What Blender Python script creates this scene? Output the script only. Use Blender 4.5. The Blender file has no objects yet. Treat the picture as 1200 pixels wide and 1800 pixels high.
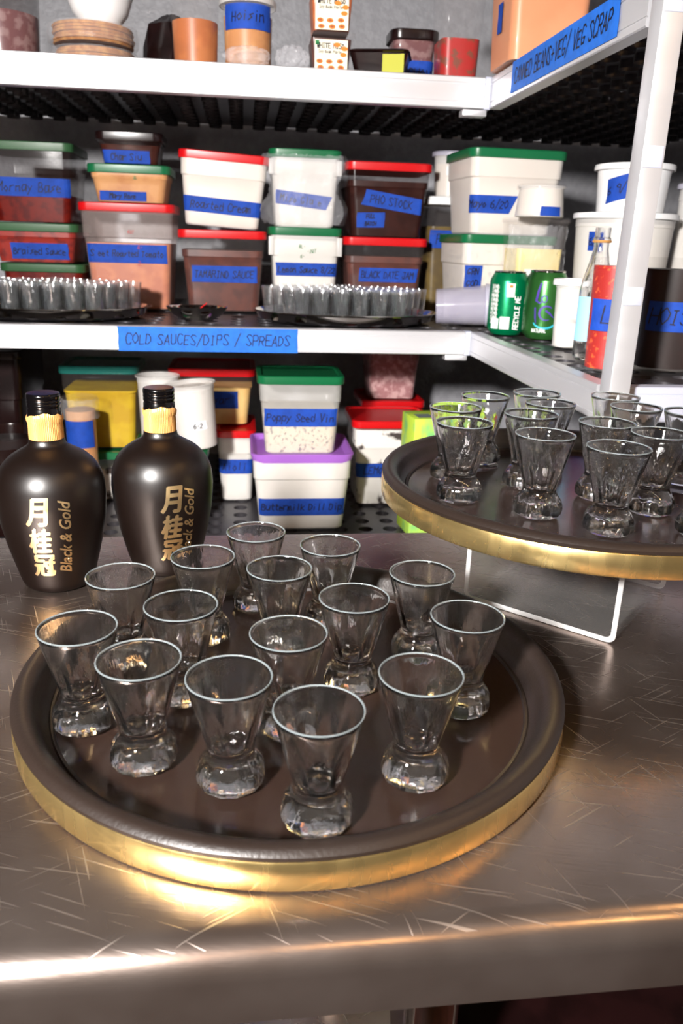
import bpy, bmesh, math, random
from mathutils import Vector, Matrix, Euler
PI = math.pi
S = bpy.context.scene
COL = S.collection
RND = random.Random(7)

# ---------------------------------------------------------------- camera, world, light, exposure
PITCH, ROLL, YAW, CAMZ = .3294, .0311, .1262, 1.25
fwd = Vector((math.sin(YAW)*math.cos(PITCH), math.cos(YAW)*math.cos(PITCH), -math.sin(PITCH)))
rt = Vector((math.cos(YAW), -math.sin(YAW), 0)); up = rt.cross(fwd)
rt2 = rt*math.cos(ROLL)+up*math.sin(ROLL); up2 = up*math.cos(ROLL)-rt*math.sin(ROLL)
cam = bpy.data.cameras.new('camera'); camo = bpy.data.objects.new('camera', cam); COL.objects.link(camo)
camo.matrix_world = Matrix(((rt2.x, up2.x, -fwd.x, 0), (rt2.y, up2.y, -fwd.y, 0), (rt2.z, up2.z, -fwd.z, CAMZ), (0, 0, 0, 1)))
cam.sensor_fit = 'VERTICAL'; cam.sensor_height = 36; cam.lens = 1392.7/1800*36
cam.clip_start = .02; cam.dof.use_dof = True; cam.dof.focus_distance = .72; cam.dof.aperture_fstop = 11
S.camera = camo
S.view_settings.view_transform = 'Standard'; S.view_settings.look = 'None'
S.view_settings.gamma = 1; S.view_settings.exposure = 0; S.view_settings.use_curve_mapping = False
w = bpy.data.worlds.new('world'); S.world = w; w.use_nodes = True
w.node_tree.nodes['Background'].inputs[0].default_value = (1, .72, .5, 1)
w.node_tree.nodes['Background'].inputs[1].default_value = .0015
FLASH = Vector((-.62, -.50, 1.62)); FLASH_W = 46
def area(name, loc, target, size, watts, color, shape='DISK'):
    l = bpy.data.lights.new(name, 'AREA'); l.shape = shape; l.size = size; l.energy = watts; l.color = color
    o = bpy.data.objects.new(name, l); COL.objects.link(o); o.location = loc
    o.rotation_euler = (Vector(target)-Vector(loc)).to_track_quat('-Z', 'Y').to_euler(); return o
area('camera_flash', FLASH, (.16, 1.3, 1.02), .16, FLASH_W, (1, .96, .93)).data.spread = math.radians(115)
c = S.cycles
c.max_bounces = 14; c.transmission_bounces = 12; c.glossy_bounces = 5; c.diffuse_bounces = 3; c.transparent_max_bounces = 24
c.sample_clamp_indirect = 40; c.blur_glossy = .12; c.caustics_reflective = True; c.caustics_refractive = True
c.use_denoising = True

# ---------------------------------------------------------------- materials
def rgb(h): # sRGB 0-255 triple -> linear
    return tuple(((v/255)/12.92 if v/255 <= .04045 else ((v/255+.055)/1.055)**2.4) for v in h)+(1,)
def mat(name, color, rough=.5, metal=0, alpha=1, noise=0, nscale=20, col2=None, lo=.45, hi=.6, bump=0, bscale=60, emit=0,
        coat=0, sheen=0, trans=0, ior=1.45, stretch=(1, 1, 1), tex='noise', sss=0, rnoise=0):
    m = bpy.data.materials.new(name); m.use_nodes = True; nt = m.node_tree; N = nt.nodes; L = nt.links
    b = N['Principled BSDF']
    col = color if len(color) == 4 else rgb(color)
    b.inputs['Base Color'].default_value = col; b.inputs['Roughness'].default_value = rough
    b.inputs['Metallic'].default_value = metal; b.inputs['Alpha'].default_value = alpha
    b.inputs['Coat Weight'].default_value = coat; b.inputs['Coat Roughness'].default_value = .08
    b.inputs['Transmission Weight'].default_value = trans; b.inputs['IOR'].default_value = ior
    tc = N.new('ShaderNodeTexCoord'); mp = N.new('ShaderNodeMapping'); mp.inputs['Scale'].default_value = stretch
    L.new(tc.outputs['Object'], mp.inputs[0])
    def mk(scale, detail=3):
        if tex == 'voronoi':
            t = N.new('ShaderNodeTexVoronoi'); t.inputs['Scale'].default_value = scale; L.new(mp.outputs[0], t.inputs['Vector']); return t.outputs['Distance']
        t = N.new('ShaderNodeTexNoise'); t.inputs['Scale'].default_value = scale; t.inputs['Detail'].default_value = detail
        L.new(mp.outputs[0], t.inputs['Vector']); return t.outputs[0]
    if col2 is not None or noise:
        n = mk(nscale); r = N.new('ShaderNodeValToRGB'); e = r.color_ramp.elements
        e[0].position = lo; e[1].position = hi
        c2 = (col2 if len(col2) == 4 else rgb(col2)) if col2 is not None else tuple(v*(1-noise) for v in col[:3])+(1,)
        e[0].color = c2; e[1].color = col
        L.new(n, r.inputs[0]); L.new(r.outputs[0], b.inputs['Base Color'])
    else:
        n = mk(nscale); r = N.new('ShaderNodeMapRange'); r.inputs['To Min'].default_value = max(0, rough-.04); r.inputs['To Max'].default_value = rough+.04
        L.new(n, r.inputs[0]); L.new(r.outputs[0], b.inputs['Roughness'])
    if rnoise:
        n = mk(nscale, 6); r = N.new('ShaderNodeMapRange'); r.inputs['From Min'].default_value = .3; r.inputs['From Max'].default_value = .7
        r.inputs['To Min'].default_value = rough-rnoise; r.inputs['To Max'].default_value = rough+rnoise
        L.new(n, r.inputs[0]); L.new(r.outputs[0], b.inputs['Roughness'])
    if bump:
        t = N.new('ShaderNodeTexNoise'); t.inputs['Scale'].default_value = bscale; t.inputs['Detail'].default_value = 4
        L.new(mp.outputs[0], t.inputs['Vector'])
        bp = N.new('ShaderNodeBump'); bp.inputs['Strength'].default_value = bump; bp.inputs['Distance'].default_value = .002
        L.new(t.outputs[0], bp.inputs['Height']); L.new(bp.outputs[0], b.inputs['Normal'])
    if emit:
        b.inputs['Emission Color'].default_value = col; b.inputs['Emission Strength'].default_value = emit
    return m

M = {}
M['alu'] = mat('brushed_aluminium', (205, 205, 208), .42, .55, bump=.05, bscale=300, stretch=(.05, .05, 1), rnoise=.06, nscale=30)
M['shelf'] = mat('shelf_panel_grey', (74, 72, 76), .35, .5, bump=.1, bscale=80)
M['sticker'] = mat('sticker_film', (176, 180, 196), .5)
M['rail_tape'] = mat('flash_lit_blue_tape', (20, 104, 206), .7, bump=.25, bscale=250, noise=.2, nscale=60, lo=.3, hi=.6)  # lit copy of the blue tape, lighter than the one on tubs
M['tape'] = mat('shade_darkened_blue_tape', (12, 66, 166), .75, bump=.25, bscale=250, noise=.25, nscale=60, lo=.3, hi=.6)  # rail tape darkened: shelf shade and flash falloff put into the colour
M['ink'] = mat('marker_ink', (14, 14, 30), .6)
M['ink_purple'] = mat('purple_ink', (70, 40, 150), .5)
M['ink_red'] = mat('red_ink', (170, 30, 20), .5)
M['ink_green'] = mat('green_print', (20, 120, 60), .5)
M['white_print'] = mat('white_print', (225, 228, 225), .5)
M['teal_print'] = mat('teal_print', (40, 170, 190), .45)
def glass_mat(name, veil, c, bump, bscale):
    m = mat(name, (1, 1, 1, 1), 0.0, trans=1, ior=1.5, bump=bump, bscale=bscale, stretch=(1, 1, .22)); nt = m.node_tree; N = nt.nodes; L = nt.links; b = N['Principled BSDF']
    for l in list(b.inputs['Roughness'].links): L.remove(l)
    b.inputs['Roughness'].default_value = 0
    d = N.new('ShaderNodeBsdfDiffuse'); d.inputs[0].default_value = rgb(c); mx = N.new('ShaderNodeMixShader'); mx.inputs[0].default_value = veil
    L.new(b.outputs[0], mx.inputs[1]); L.new(d.outputs[0], mx.inputs[2]); L.new(mx.outputs[0], N['Material Output'].inputs[0]); return m
M['glass'] = glass_mat('clear_glass', .002, (205, 222, 228), .28, 110)
M['glass'].node_tree.nodes['Principled BSDF'].inputs['Coat Weight'].default_value = .9
M['glass'].node_tree.nodes['Principled BSDF'].inputs['Coat Roughness'].default_value = .035
M['glass_rim'] = glass_mat('glint_whitened_glass_rim', .18, (214, 228, 232), .1, 90)  # whitish rim glints put into the colour as a diffuse share
M['fluted'] = glass_mat('fluted_glass', .03, (205, 215, 222), .6, 120)
M['fluted'].node_tree.nodes['Principled BSDF'].inputs['Coat Weight'].default_value = .8
M['fluted'].node_tree.nodes['Principled BSDF'].inputs['Coat Roughness'].default_value = .1
M['black_rubber'] = mat('tray_black_rubber', (34, 26, 22), .42, bump=.12, bscale=400, rnoise=.06, nscale=8)
M['tray_floor'] = mat('tray_floor_brown', (42, 30, 25), .22, bump=.05, bscale=300, rnoise=.08, nscale=14)
M['gold'] = mat('gold_band', (246, 216, 146), .27, .96, bump=.05, bscale=45, stretch=(1, 1, .15), rnoise=.05, nscale=60)
M['gold_foil'] = mat('gold_foil', (244, 214, 160), .38, 1, bump=.1, bscale=60)
M['bottle'] = mat('frosted_dark_glass', (12, 5, 3), .37, bump=.02, bscale=900)
M['bottle'].node_tree.nodes['Principled BSDF'].inputs['Specular IOR Level'].default_value = .6
M['cap'] = mat('black_cap', (6, 5, 6), .16)
M['neck_foil'] = mat('gold_neck_foil', (226, 168, 100), .38, .45, bump=.1, bscale=200)
M['silver'] = mat('polished_steel', (190, 185, 180), .1, 1, bump=.02, bscale=20)
M['clear'] = mat('clear_plastic', (150, 142, 140), .12, alpha=.07, bump=.05, bscale=40)
M['smoke'] = mat('smoky_clear_plastic', (40, 20, 17), .14, alpha=.35, bump=.05, bscale=40)
M['frost'] = mat('frosted_plastic', (235, 232, 228), .35, alpha=.6)
M['lavender'] = mat('frosted_plastic_lid', (200, 198, 215), .3, alpha=.7)
M['cup_plastic'] = mat('cloudy_lavender_plastic', (190, 186, 205), .15, alpha=.35, bump=.05, bscale=60)
M['haze'] = mat('hazy_white_plastic', (220, 218, 214), .25, alpha=.38, bump=.05, bscale=40)
M['light_haze'] = mat('slightly_hazy_plastic', (225, 205, 200), .2, alpha=.17, bump=.05, bscale=40)
M['milky'] = mat('milky_plastic', (238, 238, 238), .35, bump=.03, bscale=30)
M['wrap'] = mat('crumpled_plastic_film', (235, 235, 240), .08, alpha=.15, bump=1, bscale=110)
M['red_lid'] = mat('red_lid', (196, 14, 20), .33)
M['green_lid'] = mat('green_lid', (16, 98, 58), .33)
M['purple_lid'] = mat('purple_lid', (164, 104, 200), .38)
M['olive_lid'] = mat('faded_green_lid', (44, 84, 50), .4)
M['teal_lid'] = mat('clear_teal_lid', (40, 120, 110), .2, alpha=.75)
M['wall'] = mat('textured_wall_panel', (160, 160, 165), .45, bump=.9, bscale=110, noise=.12, nscale=40)
M['room'] = mat('room_paint', (105, 90, 76), .7, noise=.15, nscale=5)
M['floor'] = mat('quarry_tile_floor', (80, 40, 30), .5, noise=.4, nscale=12)
M['ceiling'] = mat('ceiling_paint', (120, 112, 104), .8, noise=.1, nscale=6)
M['acrylic'] = mat('clear_acrylic', (236, 240, 240), .03, alpha=.035)
M['acrylic_edge'] = mat('polished_acrylic_edge', (226, 226, 226), .3, alpha=.45)
def food(name, c, c2=None, scale=40, **k): 
    M[name] = mat(name, c, k.pop('rough', .4), col2=c2, nscale=scale, **k)
food('red_sauce', (112, 10, 6), (150, 28, 10), 50)
food('chili_sauce', (160, 16, 5), (215, 80, 30), 130, lo=.36, hi=.42)
food('orange_sauce', (196, 110, 56), (180, 92, 44), 30)
food('tan_sauce', (206, 150, 96), (190, 130, 80), 20)
food('brown_sauce', (92, 44, 32), (74, 34, 26), 30)
food('dark_brown_sauce', (70, 34, 28), (56, 26, 22), 30)
food('black_sauce', (30, 10, 8), (20, 6, 5), 30)
food('cream', (240, 222, 200), (232, 210, 186), 20)
food('white_dressing', (238, 234, 226), (228, 222, 210), 20)
food('speckled_dressing', (232, 214, 184), (70, 55, 45), 130, lo=.36, hi=.44)
food('chunky_cream', (232, 222, 212), (80, 50, 40), 70, lo=.30, hi=.38)
food('olive_sauce', (104, 84, 30), (84, 66, 22), 30)
food('yellow_liquid', (214, 178, 20), (200, 160, 16), 20)
food('caramel', (188, 112, 60), (170, 96, 50), 20)
food('mustard_cream', (226, 190, 120), (214, 170, 100), 12)
food('pale_cheese', (240, 222, 160), (225, 205, 140), 12)
food('peach', (222, 152, 110), (214, 142, 100), 8)
food('pink_puree', (200, 160, 158), (160, 110, 112), 60)
food('tortilla', (206, 150, 84), (180, 118, 60), 60, bump=.5)
food('smear', (236, 232, 226), (60, 50, 48), 28, lo=.34, hi=.42)
food('red_veg', (170, 20, 14), (120, 60, 40), 60, lo=.4, hi=.5)
food('dark_plastic', (28, 12, 12), (20, 8, 8), 20, rough=.25)
M['can_green'] = mat('green_can_paint', (0, 132, 82), .28, .55)
M['can_dark_green'] = mat('striped_green_can_paint', (58, 118, 56), .26, .6, col2=(20, 70, 30), nscale=14, stretch=(1, 1, .05), lo=.4, hi=.6)
M['paper_blue'] = mat('pale_blue_label', (150, 205, 238), .6)
M['paper_cream'] = mat('cream_label', (236, 228, 205), .6)
M['orange_print'] = mat('orange_print', (226, 120, 30), .6)
M['brown_print'] = mat('brown_print', (150, 80, 40), .6)
M['lime_label'] = mat('lime_label', (170, 170, 40), .6)
M['carton'] = mat('lime_carton', (186, 216, 70), .5, col2=(120, 190, 110), nscale=26, lo=.36, hi=.5, stretch=(1, 1, .5))
M['carton_side'] = mat('grey_print', (120, 130, 130), .5)
M['steel_sign'] = mat('pan_steel', (170, 150, 140), .3, .8)
M['lamp'] = mat('added_warm_bulb', (1, .55, .2, 1), .5, emit=170)
M['black_metal'] = mat('black_metal', (20, 18, 18), .4, .5)

def steel_table():
    m = bpy.data.materials.new('scratched_stainless_steel'); m.use_nodes = True; nt = m.node_tree; N = nt.nodes; L = nt.links
    b = N['Principled BSDF']; b.inputs['Metallic'].default_value = .93; b.inputs['Roughness'].default_value = .3
    tc = N.new('ShaderNodeTexCoord')
    def noise(scale, st, rot=0, det=4):
        m0 = N.new('ShaderNodeMapping'); m0.inputs['Rotation'].default_value = (0, 0, rot); L.new(tc.outputs['Object'], m0.inputs[0])
        mp = N.new('ShaderNodeMapping'); mp.inputs['Scale'].default_value = st; L.new(m0.outputs[0], mp.inputs[0]); t = N.new('ShaderNodeTexNoise'); t.inputs['Scale'].default_value = scale
        t.inputs['Detail'].default_value = det; L.new(mp.outputs[0], t.inputs['Vector']); return t.outputs[0]
    stain = noise(7, (1, 1, 1)); r = N.new('ShaderNodeValToRGB'); r.color_ramp.elements[0].position = .35; r.color_ramp.elements[1].position = .7
    r.color_ramp.elements[0].color = rgb((132, 114, 104)); r.color_ramp.elements[1].color = rgb((184, 170, 162))
    L.new(stain, r.inputs[0])
    # fine scratches: thin isolines of stretched noise, in two directions
    acc = None
    for sc, st, ro, th in ((620, (.025, 1, 0), .42, .745), (560, (.03, 1, 0), -.5, .76), (560, (.03, 1, 0), 1.25, .765), (380, (.03, 1, 0), .25, .765)):
        n = noise(sc, st, ro, 0); lt = N.new('ShaderNodeMapRange'); lt.inputs['From Min'].default_value = th; lt.inputs['From Max'].default_value = th+.03; L.new(n, lt.inputs[0])
        if acc is None: acc = lt.outputs[0]
        else:
            mx = N.new('ShaderNodeMath'); mx.operation = 'MAXIMUM'; L.new(acc, mx.inputs[0]); L.new(lt.outputs[0], mx.inputs[1]); acc = mx.outputs[0]
    mix = N.new('ShaderNodeMix'); mix.data_type = 'RGBA'
    ge = N.new('ShaderNodeNewGeometry'); sx_ = N.new('ShaderNodeSeparateXYZ'); L.new(ge.outputs['True Normal'], sx_.inputs[0]); gt = N.new('ShaderNodeMath'); gt.operation = 'GREATER_THAN'; gt.inputs[1].default_value = .8; L.new(sx_.outputs[2], gt.inputs[0])
    ml = N.new('ShaderNodeMath'); ml.operation = 'MULTIPLY'; L.new(acc, ml.inputs[0]); L.new(gt.outputs[0], ml.inputs[1]); acc = ml.outputs[0]
    hf = N.new('ShaderNodeMath'); hf.operation = 'MULTIPLY'; hf.inputs[1].default_value = .25; L.new(acc, hf.inputs[0]); L.new(hf.outputs[0], mix.inputs[0]); L.new(r.outputs[0], mix.inputs[6]); mix.inputs[7].default_value = rgb((214, 208, 200))
    L.new(mix.outputs[2], b.inputs['Base Color'])
    rr = N.new('ShaderNodeMapRange'); rr.inputs['To Min'].default_value = .26; rr.inputs['To Max'].default_value = .42
    L.new(acc, rr.inputs[0]); L.new(rr.outputs[0], b.inputs['Roughness'])
    brush = noise(500, (.12, 1, 1), .25, 2); bp = N.new('ShaderNodeBump'); bp.inputs['Strength'].default_value = .07; bp.inputs['Distance'].default_value = .001
    L.new(brush, bp.inputs['Height']); bp2 = N.new('ShaderNodeBump'); bp2.inputs['Strength'].default_value = .15; bp2.inputs['Distance'].default_value = .0006
    L.new(acc, bp2.inputs['Height']); L.new(bp.outputs[0], bp2.inputs['Normal']); L.new(bp2.outputs[0], b.inputs['Normal'])
    return m
M['steel'] = steel_table()

# ---------------------------------------------------------------- object helpers
def obj(name, bm, m, parent=None, loc=None, smooth=True):
    me = bpy.data.meshes.new(name)
    bmesh.ops.recalc_face_normals(bm, faces=bm.faces[:])
    if smooth:
        for f in bm.faces: f.smooth = True
        for e in bm.edges:
            if len(e.link_faces) == 2 and e.calc_face_angle(0) > .6: e.smooth = False
    bm.to_mesh(me); bm.free()
    me.materials.append(M[m] if isinstance(m, str) else m)
    o = bpy.data.objects.new(name, me); COL.objects.link(o)
    if parent: o.parent = parent
    if loc is not None: o.location = loc
    return o
def tag(o, label, cat, group=None, kind=None):
    if label: o['label'] = label
    if cat: o['category'] = cat
    if group: o['group'] = group
    if kind: o['kind'] = kind
    return o
def thing(name, label, cat, loc=(0, 0, 0), rz=0, group=None, ry=0):
    o = bpy.data.objects.new(name, None); COL.objects.link(o); o.empty_display_size = .03
    o.location = loc; o.rotation_euler = (0, ry, rz); return tag(o, label, cat, group)
def ring(bm, pts): return [bm.verts.new(p) for p in pts]
def bridge(bm, a, b):
    n = len(a)
    for i in range(n): bm.faces.new((a[i], a[(i+1) % n], b[(i+1) % n], b[i]))
def lathe(bm, prof, n=40, cx=0, cy=0, cap0=True, cap1=True, mod=None):
    rows = []; 
    for (r, z) in prof:
        if r < 1e-6: rows.append([bm.verts.new((cx, cy, z))])
        else: rows.append(ring(bm, [(cx+(r*(mod(a, z) if mod else 1))*math.sin(a), cy-(r*(mod(a, z) if mod else 1))*math.cos(a), z) for a in (2*PI*i/n for i in range(n))]))
    for a, b in zip(rows, rows[1:]):
        if len(a) == 1 and len(b) == 1: continue
        if len(a) == 1:
            for i in range(n): bm.faces.new((a[0], b[i], b[(i+1) % n]))
        elif len(b) == 1:
            for i in range(n): bm.faces.new((a[i], a[(i+1) % n], b[0]))
        else: bridge(bm, a, b)
    if cap0 and len(rows[0]) > 1: bm.faces.new(rows[0])
    if cap1 and len(rows[-1]) > 1: bm.faces.new(rows[-1])
    return bm
def rrect(hw, hd, r, z, n=5, cx=0, cy=0):
    P = []
    for qx, qy, a0 in ((1, -1, -PI/2), (1, 1, 0), (-1, 1, PI/2), (-1, -1, PI)):
        for i in range(n+1):
            a = a0+PI/2*i/n; P.append((cx+qx*(hw-r)+r*math.cos(a), cy+qy*(hd-r)+r*math.sin(a), z))
    return P
def loft(bm, secs, cap0=True, cap1=True):   # secs: (z, halfw, halfd, radius)
    rows = [ring(bm, rrect(hw, hd, r, z)) for z, hw, hd, r in secs]
    for a, b in zip(rows, rows[1:]): bridge(bm, a, b)
    if cap0: bm.faces.new(rows[0])
    if cap1: bm.faces.new(rows[-1])
    return bm
def box(bm, x0, x1, y0, y1, z0, z1, bev=0):
    v = bmesh.ops.create_cube(bm, size=1)['verts']
    for p in v: p.co = Vector((x0+(p.co.x+.5)*(x1-x0), y0+(p.co.y+.5)*(y1-y0), z0+(p.co.z+.5)*(z1-z0)))
    if bev:
        es = list({e for p in v for e in p.link_edges}); bmesh.ops.bevel(bm, geom=es, offset=bev, segments=2, affect='EDGES', profile=.5)
    return bm
def tube(bm, pts, r, n=10):
    pts = [Vector(p) for p in pts]; rows = []
    for i, p in enumerate(pts):
        d = (pts[min(i+1, len(pts)-1)]-pts[max(i-1, 0)]).normalized(); a = d.orthogonal().normalized()
        if i: a = (pa-d*pa.dot(d)).normalized()
        pa = a; b_ = d.cross(a); rows.append(ring(bm, [p+(a*math.cos(t)+b_*math.sin(t))*r for t in (2*PI*k/n for k in range(n))]))
    for a, b_ in zip(rows, rows[1:]): bridge(bm, a, b_)
    bm.faces.new(rows[0]); bm.faces.new(rows[-1]); return bm
B = bmesh.new

# ---------------------------------------------------------------- surface maps (s along the surface, z up) for tape and writing
def map_box(prof, skew=0):     # prof(z) -> (hw, hd, r); s=0 at front centre
    def f(s, z, off):
        hw, hd, r = prof(z); sg = 1 if s >= 0 else -1; a = abs(s); L0 = hw-r; L1 = L0+r*PI/2
        if a <= L0: x, y, nx, ny = a, -hd, 0, -1
        elif a <= L1:
            t = (a-L0)/r; x = hw-r+r*math.sin(t); y = -(hd-r)-r*math.cos(t); nx, ny = math.sin(t), -math.cos(t)
        else: x, y, nx, ny = hw, -(hd-r)+(a-L1), 1, 0
        return Vector((sg*(x+nx*off), y+ny*off, z))
    return f
def map_cyl(rad, cx=0, cy=0, a0=0):
    def f(s, z, off):
        r = rad(z); a = a0+s/r; return Vector((cx+(r+off)*math.sin(a), cy-(r+off)*math.cos(a), z))
    return f
def map_plane(o, u, n, v=(0, 0, 1)):
    o, u, n, v = Vector(o), Vector(u), Vector(n), Vector(v)
    return lambda s, z, off: o+u*s+v*z+n*off
def strip(f, s0, s1, z0, z1, tilt=0, off=.0008, ragged=True, n=24, cut0=0, cut1=0):
    bm = B(); rows = []; cm = (s0+s1)/2
    for i in range(n+1):
        t = i/n; col = []
        for k in range(4):
            v = k/3; sa = s0+cut0*v; sb = s1+cut1*v
            s = sa+(sb-sa)*t
            if ragged and i in (0, n): s += RND.uniform(-.0012, .0012)
            col.append(bm.verts.new(f(s, z0+(z1-z0)*v+tilt*(s-cm), off)))
        rows.append(col)
    for a, b in zip(rows, rows[1:]):
        for k in range(3): bm.faces.new((a[k], b[k], b[k+1], a[k+1]))
    return bm
FONT = {
 'A': '00,26,40|12,32', 'B': '00,06,26,35,34,23,03|23,42,41,30,00', 'C': '45,36,16,04,02,10,30,41', 'D': '00,06,26,44,42,20,00',
 'E': '40,00,06,46|03,33', 'F': '00,06,46|03,33', 'G': '45,36,16,04,02,10,30,42,22', 'H': '00,06|40,46|03,43', 'I': '10,30|20,26|16,36',
 'J': '02,10,30,36|16,46', 'K': '00,06|46,03,40', 'L': '06,00,40', 'M': '00,06,23,46,40', 'N': '00,06,40,46', 'O': '20,02,04,26,44,42,20',
 'P': '00,06,36,45,44,33,03', 'Q': '20,02,04,26,44,42,20|22,40', 'R': '00,06,36,45,44,33,03|23,40', 'S': '45,36,16,05,14,32,41,30,10,01',
 'T': '06,46|26,20', 'U': '06,01,10,30,41,46', 'V': '06,20,46', 'W': '06,10,23,30,46', 'X': '00,46|06,40', 'Y': '06,23,46|23,20', 'Z': '06,46,00,40',
 '0': '20,02,04,26,44,42,20', '1': '15,26,20', '2': '05,26,45,44,00,40', '3': '06,36,45,34,13|34,42,30,00', '4': '30,36,02,42', '5': '46,06,04,33,42,30,00',
 '6': '36,04,01,20,41,33,03', '7': '06,46,10', '8': '13,05,26,45,33,13,01,20,41,33', '9': '43,14,05,26,45,40', '/': '0-1,47', '+': '03,43|25,21',
 '-': '13,33', '.': '10,20', '&': '40,05,16,25,02,10,42', '%': '00,46',
 'a': '44,14,02,10,31,44,40', 'b': '06,00,30,42,33,03', 'd': '46,40,10,02,14,43', 'e': '02,42,33,14,02,10,40', 'h': '06,00|03,34,40', 'i': '24,20|26,26',
 'k': '06,00|44,02,40', 'l': '26,20', 'm': '00,04,13,20|13,34,40', 'n': '00,04|03,34,40', 'o': '20,02,24,42,20', 'p': '04,0-2|04,34,42,30,01',
 'r': '00,04|03,24,44', 's': '44,13,32,00', 't': '26,21,40|14,44', 'u': '04,01,20,42|44,40', 'y': '04,21|44,0-2', 'x': '00,44|04,40', 'c': '44,13,02,10,40', 'f': '46,25,20|13,43',
}
def parse(ch):
    out = []
    for pl in FONT[ch].split('|'):
        pts = []
        for p in pl.split(','):
            pts.append((int(p[0])/4, int(p[1:])/6))
        out.append(pts)
    return out
def scribble(bm, f, text, s0, z0, h, width, adv=.66, tilt=0, jit=.05, off=.0016, slant=.12, vertical=False):
    rnd = random.Random(len(text)*31+int(abs(s0)*1e5)); x = 0
    def put(lx, lz):   # local to surface
        if vertical: lx, lz = -lz, lx
        return s0+lx, z0+lz+tilt*lx
    for ch in text:
        if ch == ' ': x += h*adv*.8; continue
        if ch not in FONT: x += h*adv; continue
        jz = rnd.uniform(-jit, jit)*h; js = rnd.uniform(.9, 1.1); w_ = h*adv*.74*js
        for pl in parse(ch):
            P = [(x+px*w_+slant*pz*h+rnd.uniform(-.03, .03)*h, jz+pz*h*js+rnd.uniform(-.03, .03)*h) for px, pz in pl]
            if len(P) == 2 and P[0] == P[1]: P[1] = (P[0][0]+width, P[0][1]+width)
            for (ax, az), (bx, bz) in zip(P, P[1:]):
                L = math.hypot(bx-ax, bz-az)
                if L < 1e-6: continue
                dx, dz = (bx-ax)/L, (bz-az)/L; ax -= dx*width*.4; az -= dz*width*.4; bx += dx*width*.4; bz += dz*width*.4
                nx, nz = -dz*width/2, dx*width/2; k = max(1, int(L/.006)); prev = None
                for i in range(k+1):
                    t = i/k; qx, qz = ax+(bx-ax)*t, az+(bz-az)*t
                    a = put(qx+nx, qz+nz); b = put(qx-nx, qz-nz)
                    cur = (bm.verts.new(f(a[0], a[1], off)), bm.verts.new(f(b[0], b[1], off)))
                    if prev: bm.faces.new((prev[0], cur[0], cur[1], prev[1]))
                    prev = cur
        x += h*adv
    return bm
def text_width(t, h, adv=.66): return sum(h*adv*(.8 if ch == ' ' else 1) for ch in t)
def tape_on(parent, f, s0, s1, z0, z1, text=None, tilt=0, ink='ink', h=None, wd=.0019, cut0=0, cut1=0, name='tape', m='tape', vertical=False):
    t = obj(name, strip(f, s0, s1, z0, z1, tilt, cut0=cut0, cut1=cut1), m, parent, smooth=False)
    if text:
        lines = text.split('\n'); H = (z1-z0)/len(lines); h = h or H*.5; bm = B()
        for k, ln in enumerate(lines):
            tw = text_width(ln, h); hh = h
            if tw > (s1-s0)*.92: hh = h*(s1-s0)*.92/tw; tw = (s1-s0)*.92
            cs = (s0+s1)/2-tw/2; zc = z1-H*(k+.5)-hh/2
            scribble(bm, f, ln, cs, zc+tilt*(cs-(s0+s1)/2), hh, wd, tilt=tilt)
        obj('writing', bm, ink, t, smooth=False)
    return t

# ---------------------------------------------------------------- setting
def struct(name, bm, m, loc=None): o = obj(name, bm, m, None, loc); o['kind'] = 'structure'; return o
struct('floor', box(B(), -2.4, 1.3, -2.6, 2.5, -.1, 0), 'floor')
struct('ceiling', box(B(), -2.4, 1.3, -2.6, 2.5, 2.7, 2.8), 'ceiling')
struct('wall_back', box(B(), -2.4, 1.3, 2.45, 2.55, 0, 2.7), 'wall')
struct('wall_right', box(B(), 1.2, 1.3, -2.6, 2.45, 0, 2.7), 'wall')
struct('wall_left', box(B(), -2.5, -2.4, -2.6, 2.55, 0, 2.7), 'room')
struct('wall_front', box(B(), -2.4, 1.3, -2.7, -2.6, 0, 2.7), 'room')
for i, (x, y) in enumerate(((-1.1, -1.5), (-.4, -1.2), (.3, -.9), (.85, -.5), (1.0, .2))):  # unseen bulbs added behind the camera for amber glints and warm glow
    t = thing('added_bulb_lamp', 'added unseen warm bulb lamp behind the camera, '+('first', 'second', 'third', 'fourth', 'fifth')[i]+' from the left', 'lamp', (x, y, 2.7), group='added warm lamps')
    obj('lamp_cord', tube(B(), [(0, 0, 0), (0, 0, -.5)], .004), 'black_metal', t)
    obj('lamp_shade', lathe(B(), [(.02, -.48), (.03, -.5), (.11, -.6), (.108, -.6), (.028, -.504), (.018, -.484)], 28, cap0=False, cap1=False), 'black_metal', t)
    obj('bulb', lathe(B(), [(0, -.50), (.012, -.51), (.03, -.56), (.024, -.59), (0, -.6)], 20), 'lamp', t)

M['tube'] = mat('added_tube_glow', (1, .97, .92, 1), .5, emit=1.2)
for i, (x, y) in enumerate(((-1.5, -.3), (.65, -.7))):  # unseen tubes added overhead to give the glassware white reflections
    t = thing('added_tube_light', 'added unseen white tube light overhead, '+('left' if i == 0 else 'right')+' of the camera', 'added light', (x, y, 2.7), group='added tube lights')
    obj('housing', box(B(), -.07, .07, -.62, .62, -.05, 0, .004), 'milky', t)
    for sx in (-.03, .03): obj('tube', tube(B(), [(sx, -.6, -.068), (sx, .6, -.068)], .013, 14), 'tube', t)
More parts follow.
